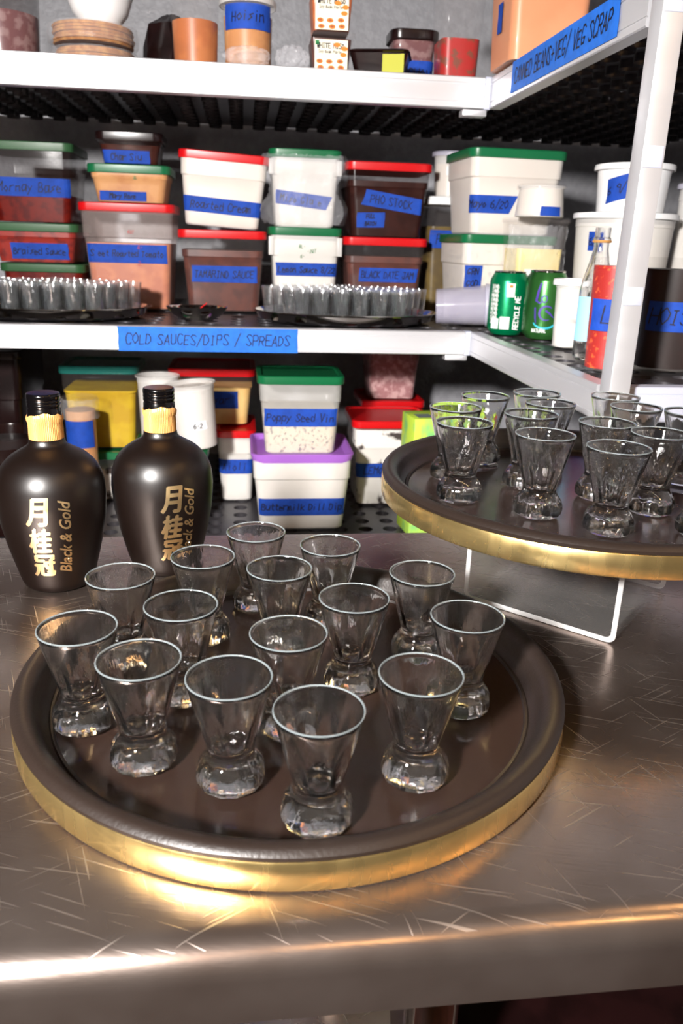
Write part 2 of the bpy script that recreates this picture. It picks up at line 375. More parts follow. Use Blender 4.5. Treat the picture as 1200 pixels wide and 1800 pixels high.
# ---------------------------------------------------------------- work table
TZ = .90
tb = thing('work_table', 'stainless steel work table with a scratched top and rounded front edge', 'table', (0, 0, 0))
def table_top():
    bm = B(); x0, x1 = -1.5, 1.15
    prof = [(.935, .868), (.935, TZ-.004), (.931, TZ), (.336, TZ)]
    for i in range(1, 8):
        a = PI/2*i/7; prof.append((.336-.020*math.sin(a), TZ-.020+.020*math.cos(a)))
    prof += [(.316, .852), (.319, .848), (.34, .848), (.34, .86), (.92, .86)]
    ra = [bm.verts.new((x0, y, z)) for y, z in prof]; rb = [bm.verts.new((x1, y, z)) for y, z in prof]
    bridge(bm, ra, rb); bm.faces.new(ra); bm.faces.new(rb); return bm
obj('tabletop', table_top(), 'steel', tb)
for x in (-1.42, .125, 1.07):
    for y in (.40, .86): obj('leg', lathe(B(), [(.019, 0), (.019, .858)], 20, x, y), 'silver', tb)
obj('undershelf', box(B(), -1.45, 1.1, .38, .88, .28, .30, .002), 'steel', tb)
bn = thing('storage_bin', 'dark rounded plastic bin on the undershelf of the steel table', 'bin', (.27, .55, .302))
obj('bin_body', loft(B(), [(0, .11, .10, .03), (.30, .13, .12, .04)], True, True), 'dark_plastic', bn)
obj('lid', loft(B(), [(.301, .134, .124, .04), (.318, .134, .124, .04), (.330, .118, .108, .035)]), 'dark_plastic', bn)

# ---------------------------------------------------------------- shelving
X0, YB, YP = .4625, 1.62, .971
ZT, ZTB, ZM, ZMB, ZL = 1.5466, 1.4932, 1.081, 1.034, .616
def rail_bm(p0, p1, n, z0, z1):     # channel with shallow grooves, outer face along normal n
    bm = B(); p0, p1, n = Vector(p0), Vector(p1), Vector(n); H = z1-z0
    prof = [(-.022, 0), (0, 0), (.0015, .03), (.0015, .17), (0, .18), (0, .21), (.0012, .22), (.0012, .76), (0, .77), (0, .80), (.0015, .81), (.0015, .97), (0, 1), (-.022, 1)]
    rows = [[bm.verts.new(p+n*o+Vector((0, 0, z0+H*t))) for o, t in prof] for p in (p0, p1)]
    bridge(bm, rows[0], rows[1]); bm.faces.new(rows[0]); bm.faces.new(rows[1]); return bm
def perforated(x0, x1, y0, y1, z, px=.058, py=.055, r=.017, keep=None):
    bm = B(); nx = max(1, round((x1-x0)/px)); ny = max(1, round((y1-y0)/py)); dx = (x1-x0)/nx; dy = (y1-y0)/ny; K = 12
    for i in range(nx):
        for j in range(ny):
            cx, cy = x0+(i+.5)*dx, y0+(j+.5)*dy
            o, h, d = [], [], []
            for k in range(K):
                a = 2*PI*k/K+PI/4; ca, sa = math.cos(a), math.sin(a); m_ = max(abs(ca), abs(sa))
                o.append(bm.verts.new((cx+ca/m_*dx/2, cy+sa/m_*dy/2, z))); h.append(bm.verts.new((cx+ca*r, cy+sa*r, z))); d.append(bm.verts.new((cx+ca*r, cy+sa*r, z-.012)))
            bridge(bm, o, h); bridge(bm, h, d)
    bmesh.ops.remove_doubles(bm, verts=bm.verts[:], dist=1e-4); return bm
rk = thing('storage_rack', 'aluminium shelving along the back wall, COLD SAUCES tape on its middle rail', 'shelf', (0, 0, 0))
sr = thing('storage_rack', 'aluminium side shelving at right with square post and CANNED BEANS tape', 'shelf', (0, 0, 0))
for z1, z0 in ((ZT, ZTB), (ZM, ZMB), (ZL, ZL-.05)):
    ry_ = YB if z0 > 1 else YB
    r_ = obj('rail', rail_bm((-1.5, ry_, 0), (X0-.012, ry_, 0), (0, -1, 0), z0, z1), 'alu', rk, smooth=False)
    obj('rail_end_cap', box(B(), X0-.0115, X0+.001, YB-.003, YB+.02, z0-.001, z1+.001, .001), 'sticker', rk)
    obj('shelf_panel', perforated(-1.5, 1.18, YB+.023, 2.42, z1-.004), 'shelf', rk)
    obj('rail', rail_bm((X0, YB, 0), (X0, YP+.026, 0), (-1, 0, 0), z0, z1), 'alu', sr, smooth=False)
    obj('rail', rail_bm((X0+.02, YP+.008, 0), (1.18, YP+.008, 0), (0, -1, 0), z0, z1), 'sticker', sr, smooth=False)
    obj('shelf_panel', perforated(X0+.023, 1.18, YP+.034, YB+.02, z1-.004), 'shelf', sr)
    obj('bracket', box(B(), X0-.05, X0-.004, YB+.002, YB+.03, z0-.012, z0-.001, .001), 'alu', rk)
for x in (-1.47, 1.13): obj('post', box(B(), x, x+.028, 2.385, 2.415, 0, 2.2, .003), 'alu', rk)
obj('post', box(B(), -1.53, -1.502, YB, YB+.03, 0, 2.2, .003), 'alu', rk)
post = obj('post', box(B(), X0-.0085, X0+.0195, YP-.026, YP+.004, 0, 2.2, .0025), 'alu', sr)
obj('post', box(B(), 1.15, 1.178, YP-.024, YP+.004, 0, 2.2, .0025), 'alu', sr)
for z0, z1 in ((1.3404, 1.3638), (1.1864, 1.2076), (1.4969, 1.520)):
    obj('sticker', box(B(), X0-.0065, X0+.0165, YP-.0268, YP-.0258, z0, z1, .0003), 'sticker', post)
fb = map_plane((0, YB-.002, 0), (1, 0, 0), (0, -1, 0))
tape_on(rk, fb, -.2458, .1059, ZMB-.001, ZM-.001, 'COLD SAUCES/DIPS / SPREADS', h=.021, wd=.0018, m='rail_tape')
fs = map_plane((X0-.002, YB, 0), (0, -1, 0), (-1, 0, 0))
tape_on(sr, fs, YB-1.4855, YB-1.07, ZTB+.006, ZT+.001, 'CANNED BEANS+VEG/ VEG SCRAP', h=.030, wd=.0026, m='rail_tape')

# ---------------------------------------------------------------- trays with the tasting glasses
def bar_tray(label, x, y, z):
    t = thing('round_tray', label, 'tray', (x, y, z))
    R = .2117
    obj('tray_body', lathe(B(), [(.2, .0), (R-.004, .0), (R-.002, .0015), (R-.0022, .0215), (R-.0002, .0225), (R+.0004, .0255), (R-.002, .0285), (R-.006, .0298), (R-.0105, .0288), (R-.0145, .0258),
        (R-.0165, .0225), (R-.018, .0165), (R-.0205, .0115), (R-.0245, .0085), (R-.0255, .0095), (R-.0275, .0095), (R-.0285, .007)], 160, cap1=False), 'black_rubber', t)
    obj('tray_floor', lathe(B(), [(0, .0030), (R-.0283, .0030), (R-.0283, .0069), (R-.034, .0050), (0, .0050)], 160), 'tray_floor', t)
    obj('gold_band', lathe(B(), [(R-.0019, .0012), (R-.0006, .0014), (R+.0004, .0035), (R+.0006, .0120), (R+.0003, .0205), (R-.0004, .0218), (R-.0019, .0221)], 200, cap0=False, cap1=False), 'gold', t)
    return t
T1 = (.0365, .5641, .9003); T2 = (.3510, .7560, 1.0003)
bar_tray('round black tray with a gold band lying flat on the steel table', *T1)
bar_tray('round black tray with a gold band raised on the clear acrylic riser', *T2)

def tasting_glass():
    bm = B()
    outer = [(0, 0), (.0165, .0003), (.0195, .0010), (.0222, .0035), (.0230, .0080), (.0226, .0120), (.0210, .0165), (.0180, .0210), (.0162, .0240), (.0156, .0268), (.0159, .0300), (.0170, .0350), (.0198, .0450), (.0225, .0560), (.0250, .0660), (.0274, .0760), (.0281, .0793)]
    inner = [(.0279, .0800), (.0272, .0801), (.0267, .0793), (.0259, .0760), (.0234, .0660), (.0208, .0560), (.0179, .0450), (.0150, .0360), (.0136, .0315), (.0122, .0280), (.0095, .0258), (.0055, .0248), (0, .0245)]
    def mod(a, z):
        if z < .022: return 1+.022*math.cos(12*a)*min(1, z/.004)
        if z < .062: return 1+.016*math.cos(8*a)*math.sin(PI*(z-.022)/.04)
        return 1
    n = 56; rows = []
    for i, (r, z) in enumerate(outer+inner):
        md = mod if i < len(outer) else (lambda a, zz: 1+(.07*math.cos(9*a+1)*math.sin(PI*min(1, max(0, (zz-.024)/.035))) if zz < .059 else 0))
        if r < 1e-6: rows.append([bm.verts.new((0, 0, z))])
        else: rows.append(ring(bm, [(r*md(a, z)*math.sin(a), -r*md(a, z)*math.cos(a), z) for a in (2*PI*k/n for k in range(n))]))
    for a, b in zip(rows, rows[1:]):
        if len(a) == 1:
            for i in range(n): bm.faces.new((a[0], b[i], b[(i+1) % n]))
        elif len(b) == 1:
            for i in range(n): bm.faces.new((a[i], a[(i+1) % n], b[0]))
        else: bridge(bm, a, b)
    for f in bm.faces:
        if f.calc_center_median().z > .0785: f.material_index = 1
    return bm
FRONT = [(-.120, .523, 'leftmost of all, near the left rim'), (-.0715, .475, 'second from left in the front arc'), (-.012, .4485, 'third from left in the front arc'),
 (.042, .407, 'nearest to the camera'), (.112, .444, 'front right of the nearest glass'), (-.103, .614, 'before the left dark bottle'),
 (-.0500, .556, 'behind the second front glass from left'), (.009, .7135, 'farthest back, before the purple lidded tub'), (.0764, .676, 'farthest back, beside the raised tray'),
 (-.0382, .653, 'before the right dark bottle'), (.0275, .624, 'third row, centre'), (.029, .506, 'centre, directly behind the nearest glass'),
 (.0836, .562, 'centre right, behind the front right glass'), (.148, .608, 'back right, left of the acrylic riser'), (.165, .525, 'rightmost, in front of the riser')]
RIGHT = [(.2274, .8257, 'leftmost of the back row'), (.2168, .7493, 'leftmost and nearest the left rim'), (.2806, .8941, 'before the green carton'), (.3500, .914, 'at the back, left of the post'),
 (.3434, .8520, 'behind the centre left pair'), (.3000, .793, 'centre left, second row'), (.2810, .700, 'front left, second from the left rim'), (.4400, .895, 'just below the aluminium post'),
 (.4352, .8320, 'right, before the one under the post'), (.3648, .7518, 'in the very centre'), (.3980, .705, 'right of the nearest one'), (.3304, .6513, 'nearest to the camera'),
 (.4850, .805, 'right frame edge, farther back'), (.4150, .640, 'right frame edge, nearest the front rim')]
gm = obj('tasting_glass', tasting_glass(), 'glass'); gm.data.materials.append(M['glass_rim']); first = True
for arr, T, wh in ((FRONT, T1, 'on the lower tray'), (RIGHT, T2, 'on the raised tray')):
    for i, (x, y, d) in enumerate(arr):
        g = gm if first else gm.copy()
        if not first: COL.objects.link(g)
        first = False
        g.location = (x-.003*(T is T2), y-.004*(T is T2), T[2]+.0053); g.rotation_euler = (0, 0, i*.37)
        lb = 'clear flared shot glass '+wh+', '+d
        tag(g, lb, 'glass', 'shot glasses '+wh)

# acrylic riser
def riser():
    t = thing('display_riser', 'clear acrylic box riser open at the front, under the raised tray', 'riser', (.338, .739, TZ+.0003), math.radians(-43.7))
    hw, d, H, th, r = .080, .080, .0990, .0050, .008
    def ringpts(hw_, z0, z1, r_, y):
        P = []; cx = 0; cz = (z0+z1)/2; hh = (z1-z0)/2
        for qx, qz, a0 in ((1, -1, -PI/2), (1, 1, 0), (-1, 1, PI/2), (-1, -1, PI)):
            for i in range(5):
                a = a0+PI/2*i/4; P.append((cx+qx*(hw_-r_)+r_*math.cos(a), y, cz+qz*(hh-r_)+r_*math.sin(a)))
        return P
    bm = B(); of = ring(bm, ringpts(hw, 0, H, r, -d)); ob = ring(bm, ringpts(hw, 0, H, r, d)); inf = ring(bm, ringpts(hw-th, th, H-th, r-th*.6, -d)); inb = ring(bm, ringpts(hw-th, th, H-th, r-th*.6, d))
    bridge(bm, of, ob); bridge(bm, inf, inb); obj('panel', bm, 'acrylic', t)
    for y, yy in ((-d, -d-.0006), (d, d+.0006)):
        bm = B(); a = ring(bm, ringpts(hw, 0, H, r, y)); b = ring(bm, ringpts(hw-th, th, H-th, r-th*.6, y)); c_ = ring(bm, ringpts(hw-.0004, .0004, H-.0004, r, yy)); e = ring(bm, ringpts(hw-th+.0004, th-.0004, H-th+.0004, r-th*.6, yy))
        bridge(bm, a, c_); bridge(bm, c_, e); bridge(bm, e, b); obj('edge', bm, 'acrylic_edge', t)
riser()

# ---------------------------------------------------------------- dark bottles
def bprof(z):
    P = [(0, .0300), (.002, .0340), (.006, .0362), (.02, .0400), (.045, .0465), (.072, .0517), (.098, .0536), (.115, .0522), (.128, .0468), (.138, .0375), (.144, .0275), (.148, .0195), (.151, .0172), (.2, .0165)]
    for (a, ra), (b, rb) in zip(P, P[1:]):
        if z <= b: t = max(0, (z-a)/(b-a)); return ra+(rb-ra)*t
    return .0165
def smooth_prof(f, zs): return [(f(z), z) for z in zs]
def text_mesh(txt, size, extr_font=None):
    cu = bpy.data.curves.new('t', 'FONT'); cu.body = txt; cu.size = size; cu.align_x = 'CENTER'; cu.resolution_u = 3
    cu.offset = .02*size if extr_font else 0
    if extr_font: cu.shear = extr_font
    o = bpy.data.objects.new('t', cu); COL.objects.link(o); bpy.context.view_layer.update()
    me = bpy.data.meshes.new_from_object(o.evaluated_get(bpy.context.evaluated_depsgraph_get())); bpy.data.objects.remove(o)
    bm = B(); bm.from_mesh(me); bpy.data.meshes.remove(me); return bm
def bottle(label, x, y, ang, ang2, grp):
    t = thing('liquor_bottle', label, 'bottle', (x, y, TZ+.0003), group=grp)
    zs = [0, .0012, .004, .009, .016, .026, .036, .048, .06, .072, .082, .091, .098, .105, .111, .117, .122, .127, .131, .135, .138, .141, .144, .1465, .1485, .151, .155]
    # smoothed profile
    def sp(z):
        if z < .006: return bprof(z)
        return (bprof(z-.003)+bprof(z)*2+bprof(z+.003))/4
    obj('bottle_body', lathe(B(), [(0, 0)]+[(sp(z), z) for z in zs]+[(.0150, .157), (0, .157)], 72), 'bottle', t)
    # pleated gold foil collar with torn upper edge
    bm = B(); n = 120; rows = []
    for k, (r, z) in enumerate([(.0160, .1470), (.0163, .1475), (.0166, .160), (.0163, .1715), (.0172, .1735), (.0177, .1765), (.0174, .179), (.0166, .1805)]):
        rr = random.Random(5); row = []
        for i in range(n):
            a = 2*PI*i/n; tear = 0
            if k >= 6: tear = .0020*math.sin(2*a+1)+.0006*math.sin(7*a)+rr.uniform(-.0003, .0003)
            row.append(bm.verts.new(((r+.00018*math.cos(60*a))*math.sin(a), -(r+.00018*math.cos(60*a))*math.cos(a), z+tear)))
        rows.append(row)
    for a, b in zip(rows, rows[1:]): bridge(bm, a, b)
    obj('neck_foil', bm, 'neck_foil', t)
    cp = [(.0150, .1575), (.0163, .1765), (.0160, .1850), (.0155, .1862), (.0155, .1872), (.0161, .1882), (.0161, .1905), (.0157, .1912), (.0161, .1920), (.0161, .1938), (.0157, .1945), (.0161, .1952), (.0162, .1985), (.0158, .2000), (.0150, .2008), (0, .2010)]
    obj('screw_cap', lathe(B(), cp, 60), 'cap', t)
    f = map_cyl(lambda z: sp(z))
    for ch, zc, hgt in (('月', .0945, .030), ('桂', .0640, .027), ('冠', .0360, .026)):
        bm = text_mesh(ch, hgt*1.06)
        if len(bm.verts):
            xs = [v.co.x for v in bm.verts]; ys = [v.co.y for v in bm.verts]; mx, my = (min(xs)+max(xs))/2, (min(ys)+max(ys))/2
            bmesh.ops.triangulate(bm, faces=bm.faces[:]); bmesh.ops.subdivide_edges(bm, edges=[e for e in bm.edges if e.calc_length() > .006], cuts=2)
            base = bm.copy(); 
            allb = B(); 
            for dx, dz in ((0, 0), (.0011, .0003), (-.0011, -.0002), (.0002, .0009), (0, -.0009), (.0008, -.0008)):
                tmp = bpy.data.meshes.new('x'); b2 = base.copy()
                for v in b2.verts:
                    lx, lz = (v.co.x-mx)*.74+dx, (v.co.y-my)*1.0+dz
                    a = ang+(lx+lz*.10)/sp(zc+lz); r = sp(zc+lz)+.0005+abs(dx)*.02; v.co = Vector((r*math.sin(a), -r*math.cos(a), zc+lz))
                b2.to_mesh(tmp); allb.from_mesh(tmp); bpy.data.meshes.remove(tmp); b2.free()
            base.free(); obj('gold_lettering', allb, 'gold_foil', t, smooth=False)
        bm.free()
    bm = text_mesh('Black & Gold', .0165, .35); xs = [v.co.x for v in bm.verts]; mx = (min(xs)+max(xs))/2; sc_ = .080/(max(xs)-min(xs))
    bmesh.ops.triangulate(bm, faces=bm.faces[:])
    for v in bm.verts:
        lz = (v.co.x-mx)*sc_+.066; lx = -(v.co.y)*sc_*1.05
        a = ang2+lx/sp(lz); r = sp(lz)+.0006; v.co = Vector((r*math.sin(a), -r*math.cos(a), lz))
    obj('gold_lettering', bm, 'gold_foil', t, smooth=False)
bottle('dark frosted bottle with gold lettering facing forward, at the left frame edge', -.197, .800, math.radians(-3), math.radians(30), 'dark rice wine bottles')
bottle('dark frosted bottle turned right, standing between the left bottle and purple lidded tub', -.0893, .835, math.radians(15), math.radians(41), 'dark rice wine bottles')

# ---------------------------------------------------------------- food storage tubs
def food_box(label, x, yf, z0, w, z1, d=None, lid='red_lid', shell='clear', cont='cream', fill=.9, tapes=(), rz=0, ry=0, k=1, deep=False, marks=None, name='food_container', tabs=False, group=None, cont2=None):
    x, w = x*k, w*k; z0_, z1_ = z0, z1; h = z1_-z0_; d = d or w*.92
    LT = .012; H = h-LT+.003; hw, hd = w/2-.005, d/2-.005; r = .018
    t = thing(name, label, 'container', (x, yf+d/2, z0_+.0004), rz, group, ry)
    sh = H*.70
    def prof(z):
        u = max(0, min(1, z/H)); tw = .86+.10*min(1, z/sh) if z < sh else .985+.015*(z-sh)/(H-sh)
        return hw*tw, hd*tw, r
    zs = [0, .004]+[sh*i/4 for i in range(1, 4)]+[sh-.0001, sh+.003, (sh+H)/2, H-.001]
    secs = [(0, hw*.83, hd*.83, r)]+[(z, *prof(z)) for z in zs[1:]]
    obj('tub', loft(B(), secs, True, False), shell, t)
    if cont:
        zf = max(.02, H*fill); zz = [z for z in zs[1:] if z < zf-.001]+[zf]; zz[0] = .003
        ins = .0022; obj('contents', loft(B(), [(z, prof(z)[0]-ins, prof(z)[1]-ins, r-.001) for z in zz]), cont, t)
    if lid:
        lw, ld = w/2, d/2; lr = .022; zb = H-.009; zt = h
        rec = .004 if not deep else .011
        s_ = [(zb, lw-.004, ld-.004, lr-.002), (zb, lw-.0005, ld-.0005, lr), (zb+.002, lw, ld, lr), (zt-.002, lw, ld, lr), (zt, lw-.002, ld-.002, lr), (zt, lw-.010, ld-.010, lr-.004),
              (zt-rec, lw-.012, ld-.012, lr-.004), (zt-rec, lw-.020, ld-.020, lr-.006)]
        if deep: s_ = [(zb-.004, lw-.012, ld-.012, lr-.002), (zb-.004, lw-.006, ld-.006, lr), (zb+.002, lw-.004, ld-.004, lr), (zt-.001, lw, ld, lr), (zt, lw-.001, ld-.001, lr), (zt, lw-.006, ld-.006, lr-.003), (zt-rec, lw-.016, ld-.016, lr-.004), (zt-rec, lw-.024, ld-.024, lr-.006)]
        obj('lid', loft(B(), s_), lid, t)
    if tabs:
        for sx in (-1, 1):
            bm = B(); box(bm, sx*hw*.985-.006, sx*hw*.985+.006, -hd*.985, -hd*.985+.03, sh+.002, H-.012, .002)
            obj('handle', bm, shell, t)
    f = map_box(prof)
    for tp in tapes:
        s0, s1, a, b, txt = tp[:5]; o = tp[5] if len(tp) > 5 else {}
        tape_on(t, f, (s0*k-x), (s1*k-x), a-z0_, b-z0_, txt, **o)
    if marks:
        bm = B(); 
        for (txt, s, z, hh) in marks: scribble(bm, f, txt, s, z, hh, .0009)
        obj('printed_scale', bm, 'ink_green' if lid == 'green_lid' else 'ink_red', t, smooth=False)
    return t
def zk(z, k): return 1.25+(z-1.25)*k
# middle shelf, left stack (k rescales the measured width for the real distance)
K = 1.059; Z = lambda z: zk(z, K)
za, zb_, zc_ = Z(1.184), Z(1.267), Z(1.427)
food_box('low tub with dark green lid at the bottom of the leftmost stack, middle shelf', -.436, 1.97, ZM, .18, za, lid='olive_lid', shell='smoke', cont='red_sauce', k=K, d=.2)
food_box('red sauce tub with faded green lid, second in the leftmost stack, middle shelf', -.451, 1.975, za, .193, zb_, lid='olive_lid', shell='clear', cont='red_sauce', k=K, d=.2, tapes=[(-.50, -.38, Z(1.193), Z(1.226), 'Braised Sauce')])
food_box('tall half-full clear tub with dark green lid topping the leftmost stack, middle shelf', -.450, 1.98, zb_, .190, zc_, lid='olive_lid', shell='smoke', cont='red_sauce', fill=.38, k=K, d=.21, tapes=[(-.535, -.365, Z(1.320), Z(1.357), 'Mornay Base')])
zd, ze, zf_ = Z(1.313), Z(1.390), Z(1.454)
food_box('large orange sauce tub with red lid below the MARY ROSE tub, middle shelf', -.250, 1.965, ZM, .205, zd, lid='red_lid', shell='light_haze', cont='orange_sauce', fill=.66, k=K, tapes=[(-.338, -.168, Z(1.190), Z(1.229), 'Sweet Roasted Tomato')], marks=[('2-', .02, .10, .01), ('4-', .02, .135, .01), ('4QT', .0, .17, .008)])
food_box('small tan sauce tub with green lid and Mary Rose tape, middle shelf', -.242, 1.975, zd, .176, ze, lid='green_lid', shell='clear', cont='tan_sauce', fill=.95, k=K, tapes=[(-.306, -.208, Z(1.318), Z(1.337), 'Mary Rose')], marks=[('2L', .01, .052, .006)])
food_box('small brown sauce tub with dark lid standing on the Mary Rose tub', -.239, 1.98, ze, .141, zf_, lid='dark_plastic', shell='smoke', cont='brown_sauce', fill=.7, k=K, tapes=[(-.295, -.197, Z(1.393), Z(1.418), 'Char Siu')])
# centre stacks
food_box('brown sauce tub with red lid and TAMARIND tape under the tilted white tub', -.049, 1.95, ZM, .205, 1.265, lid='red_lid', shell='clear', cont='brown_sauce', fill=.8, tapes=[(-.121, .030, 1.149, 1.186, 'TAMARIND SAUCE')])
food_box('white cream tub with red lid leaning on top of the TAMARIND tub', -.050, 1.955, 1.272, .205, 1.430, lid='red_lid', shell='frost', cont='cream', fill=.97, ry=.055, tapes=[(-.148, .042, 1.300, 1.333, 'Roasted Cream', dict(tilt=-.02))])
food_box('white tub with green printed scale and green lid under the film-wrapped tub', .144, 1.95, ZM, .173, 1.277, lid='green_lid', shell='frost', cont='white_dressing', fill=.9, tabs=True, tapes=[(.074, .222, 1.168, 1.198, 'Lemon Sauce 8/22')], marks=[('8L-', -.016, .150, .008), ('-2QT', .004, .140, .008), ('6-', -.012, .128, .008)])
food_box('white tub with green lid wrapped in glittering plastic film, middle shelf', .142, 1.955, 1.277, .168, 1.444, lid='green_lid', shell='frost', cont='white_dressing', fill=.9, tabs=True, tapes=[(.074, .192, 1.322, 1.352, 'Miso Glaze', dict(tilt=-.10, cut1=.012))])
food_box('dark brown tub with red lid and one tape strip, bottom of the right red-lidded stack', .335, 1.95, ZM, .203, 1.260, lid='red_lid', shell='clear', cont='brown_sauce', fill=.8, tapes=[(.273, .411, 1.159, 1.191, 'BLACK DATE JAM', dict(cut1=.006))])
food_box('dark brown tub with red lid and two crooked tapes, middle shelf', .337, 1.955, 1.260, .204, 1.424, lid='red_lid', shell='smoke', cont='dark_brown_sauce', fill=.8, tapes=[(.273, .417, 1.322, 1.357, 'PHO STOCK', dict(tilt=-.14, cut0=.012)), (.265, .330, 1.282, 1.315, 'FULL\nBATCH', dict(tilt=.03))])
def film(name, label_parent, pts_fn, nu=26, nv=26, seed=1, amp=.006):
    rnd = random.Random(seed); bm = B(); G = []
    for i in range(nu+1):
        G.append([bm.verts.new(Vector(pts_fn(i/nu, j/nv))+Vector((rnd.uniform(-1, 1), rnd.uniform(-1, 1), rnd.uniform(-1, 1)))*amp) for j in range(nv+1)])
    for i in range(nu):
        for j in range(nv): bm.faces.new((G[i][j], G[i+1][j], G[i+1][j+1], G[i][j+1]))
    return obj(name, bm, 'wrap', label_parent)
wr = tag(film('plastic_film', None, lambda u, v: (.142+(.093+.010*math.sin(v*9))*(2*u-1)*1.0, 1.944-.004*math.cos(u*14)+.03*max(0, abs(2*u-1)-.86)/.14, 1.284+.148*v), 40, 26, 3, .0022), 'glittering crumpled plastic film draped over the upper green-lidded white tub', 'plastic film')

# cylinders: deli cups
def deli(label, x, y, z0, rt_, rb, h, shell='milky', cont=None, fill=.85, lid='milky', tapes=(), name='round_tub', tilt=(0, 0), cat='container', spots=False, group=None):
    t = thing(name, label, cat, (x, y, z0+.0004), 0, group); t.rotation_euler = (tilt[0], tilt[1], 0)
    H = h-(.004 if lid else 0)
    rad = lambda z: rb+(rt_-.004-rb)*max(0, min(1, z/H))
    obj('cup', lathe(B(), [(0, .002), (rb-.004, .002), (rb-.003, 0), (rb, .0015)]+[(rad(H*u), H*u) for u in (.2, .4, .6, .8, .9)]+[(rad(H*.905)+.0012, H*.905), (rad(H), H-.003), (rt_, H-.003), (rt_+.0006, H-.001), (rt_-.001, H)], 48, cap0=False, cap1=False), shell, t)
    if cont:
        zf = H*fill; obj('contents', lathe(B(), [(0, .004), (rb-.002, .004)]+[(rad(zf*u)-.0018, zf*u) for u in (.3, .6, 1)]+[(0, zf)], 48), cont, t)
    if lid:
        obj('lid', lathe(B(), [(rt_+.0004, H-.007), (rt_+.0022, H-.007), (rt_+.0026, H-.001), (rt_+.0016, H+.003), (rt_-.003, h), (rt_-.006, h-.0005), (rt_-.007, h-.003), (0, h-.003)], 48, cap0=False), lid, t)
    f = map_cyl(rad)
    for tp in tapes:
        s0, s1, a, b, txt = tp[:5]; o = dict(tp[5]) if len(tp) > 5 else {}; ff = map_cyl(rad, a0=o.pop('a0', 0)); tape_on(t, ff, s0, s1, a, b, txt, **o)
    return t
G2z0, G2z1 = 1.272, 1.442
# side shelf and corner
food_box('cream tub with green lid and small square tape, bottom of the corner stack', .570, 1.75, ZM, .220, G2z0, lid='green_lid', shell='frost', cont='speckled_dressing', fill=.97, rz=.05, tapes=[(.472, .510, 1.157, 1.208, 'GRN\nGOD')])
food_box('tall cream tub with green lid topping the corner stack, torn tape', .572, 1.75, G2z0, .217, G2z1, lid='green_lid', shell='frost', cont='cream', fill=.97, rz=.05, tapes=[(.466, .562, 1.315, 1.351, 'Mayo 6/20', dict(cut1=.016))])
food_box('clear square tub of olive green sauce under the white round cup, corner', .503, 2.02, ZM, .12, 1.359, lid='milky', shell='clear', cont='olive_sauce', fill=.78, d=.14, tapes=[(.456, .555, 1.240, 1.282, 'PESTO')])
deli('white round cup with clear lid behind the corner stack', .512, 2.09, 1.3595, .046, .038, .105, 'frost', 'cream', .75, 'lavender', tapes=[(-.02, .02, .05, .07, None, dict(m='white_print', name='label'))])
deli('wide white tub with milky lid and blue dated tape behind the cans',   .752, 1.600, ZM, .098, .082, .236, 'frost', 'white_dressing', .93, 'milky', tapes=[(-.085, -.045, .165, .200, '6/11', dict(a0=-.25))])
deli('white round tub with 9/11 tape stacked on the wide white tub', .758, 1.60, 1.3178, .073, .063, .088, 'milky', 'white_dressing', .9, 'milky', tapes=[(-.062, -.002, .022, .066, '6 9/11', dict(a0=-.25, tilt=.25, cut1=.01, h=.02))])
t = thing('cheese_tub', 'film-wrapped clear tub of pale yellow cheese behind the dark green can', 'container', (.602, 1.694, ZM+.0004))
obj('tub', loft(B(), [(0, .044, .044, .012), (.004, .046, .046, .012), (.13, .050, .050, .012), (.205, .054, .054, .012), (.222, .056, .056, .012)], True, False), 'clear', t)
obj('contents', loft(B(), [(.003, .042, .042, .010), (.12, .047, .047, .010), (.165, .048, .048, .01)]), 'pale_cheese', t)
obj('lid', loft(B(), [(.216, .058, .058, .014), (.224, .058, .058, .014), (.2262, .054, .054, .012)]), 'clear', t)
obj('paper_label', strip(map_plane((0, -.0475, 0), (1, 0, 0), (0, -1, 0)), -.03, .03, .085, .125), 'white_print', t)
film('plastic_film', t, lambda u, v: (.062*math.cos(PI*(1+u))*(1), -.053+.01*math.sin(u*9)+abs(2*u-1)**3*.03, .01+.20*v), 30, 26, 5, .0028)
deli('short white cup with tan lid standing on the wrapped cheese tub', .610, 1.700, 1.3078, .048, .050, .064, 'frost', 'cream', .9, 'clear', tapes=[(-.015, .03, .002, .020, None)])
deli('clear cup of white cream at the far right behind the post', .905, 1.62, ZM, .036, .028, .298, 'frost', 'white_dressing', .75, 'lavender')
deli('small white cup with black flecks between the cans and the glass bottle', .575, 1.395, ZM, .031, .024, .118, 'frost', 'smear', .55, 'milky')
deli('clear cup of bright red chili sauce with blue tape beside the post', .527, 1.125, ZM, .038, .030, .158, 'clear', 'chili_sauce', .93, None, tapes=[(-.034, .030, .058, .102, 'La', dict(h=.022, a0=-.3))])
deli('large dark brown sauce tub behind the aluminium post', .630, 1.15, ZM, .060, .046, .160, 'clear', 'black_sauce', .9, None, tapes=[(-.05, .045, .058, .100, 'HOISIN', dict(a0=-.15))])
deli('red sauce tub cut by the right frame edge on the middle side shelf', .752, 1.16, ZM, .056, .045, .155, 'clear', 'red_sauce', .9, None, tapes=[(-.05, .045, .055, .095, 'JUS', dict(a0=-.2))])

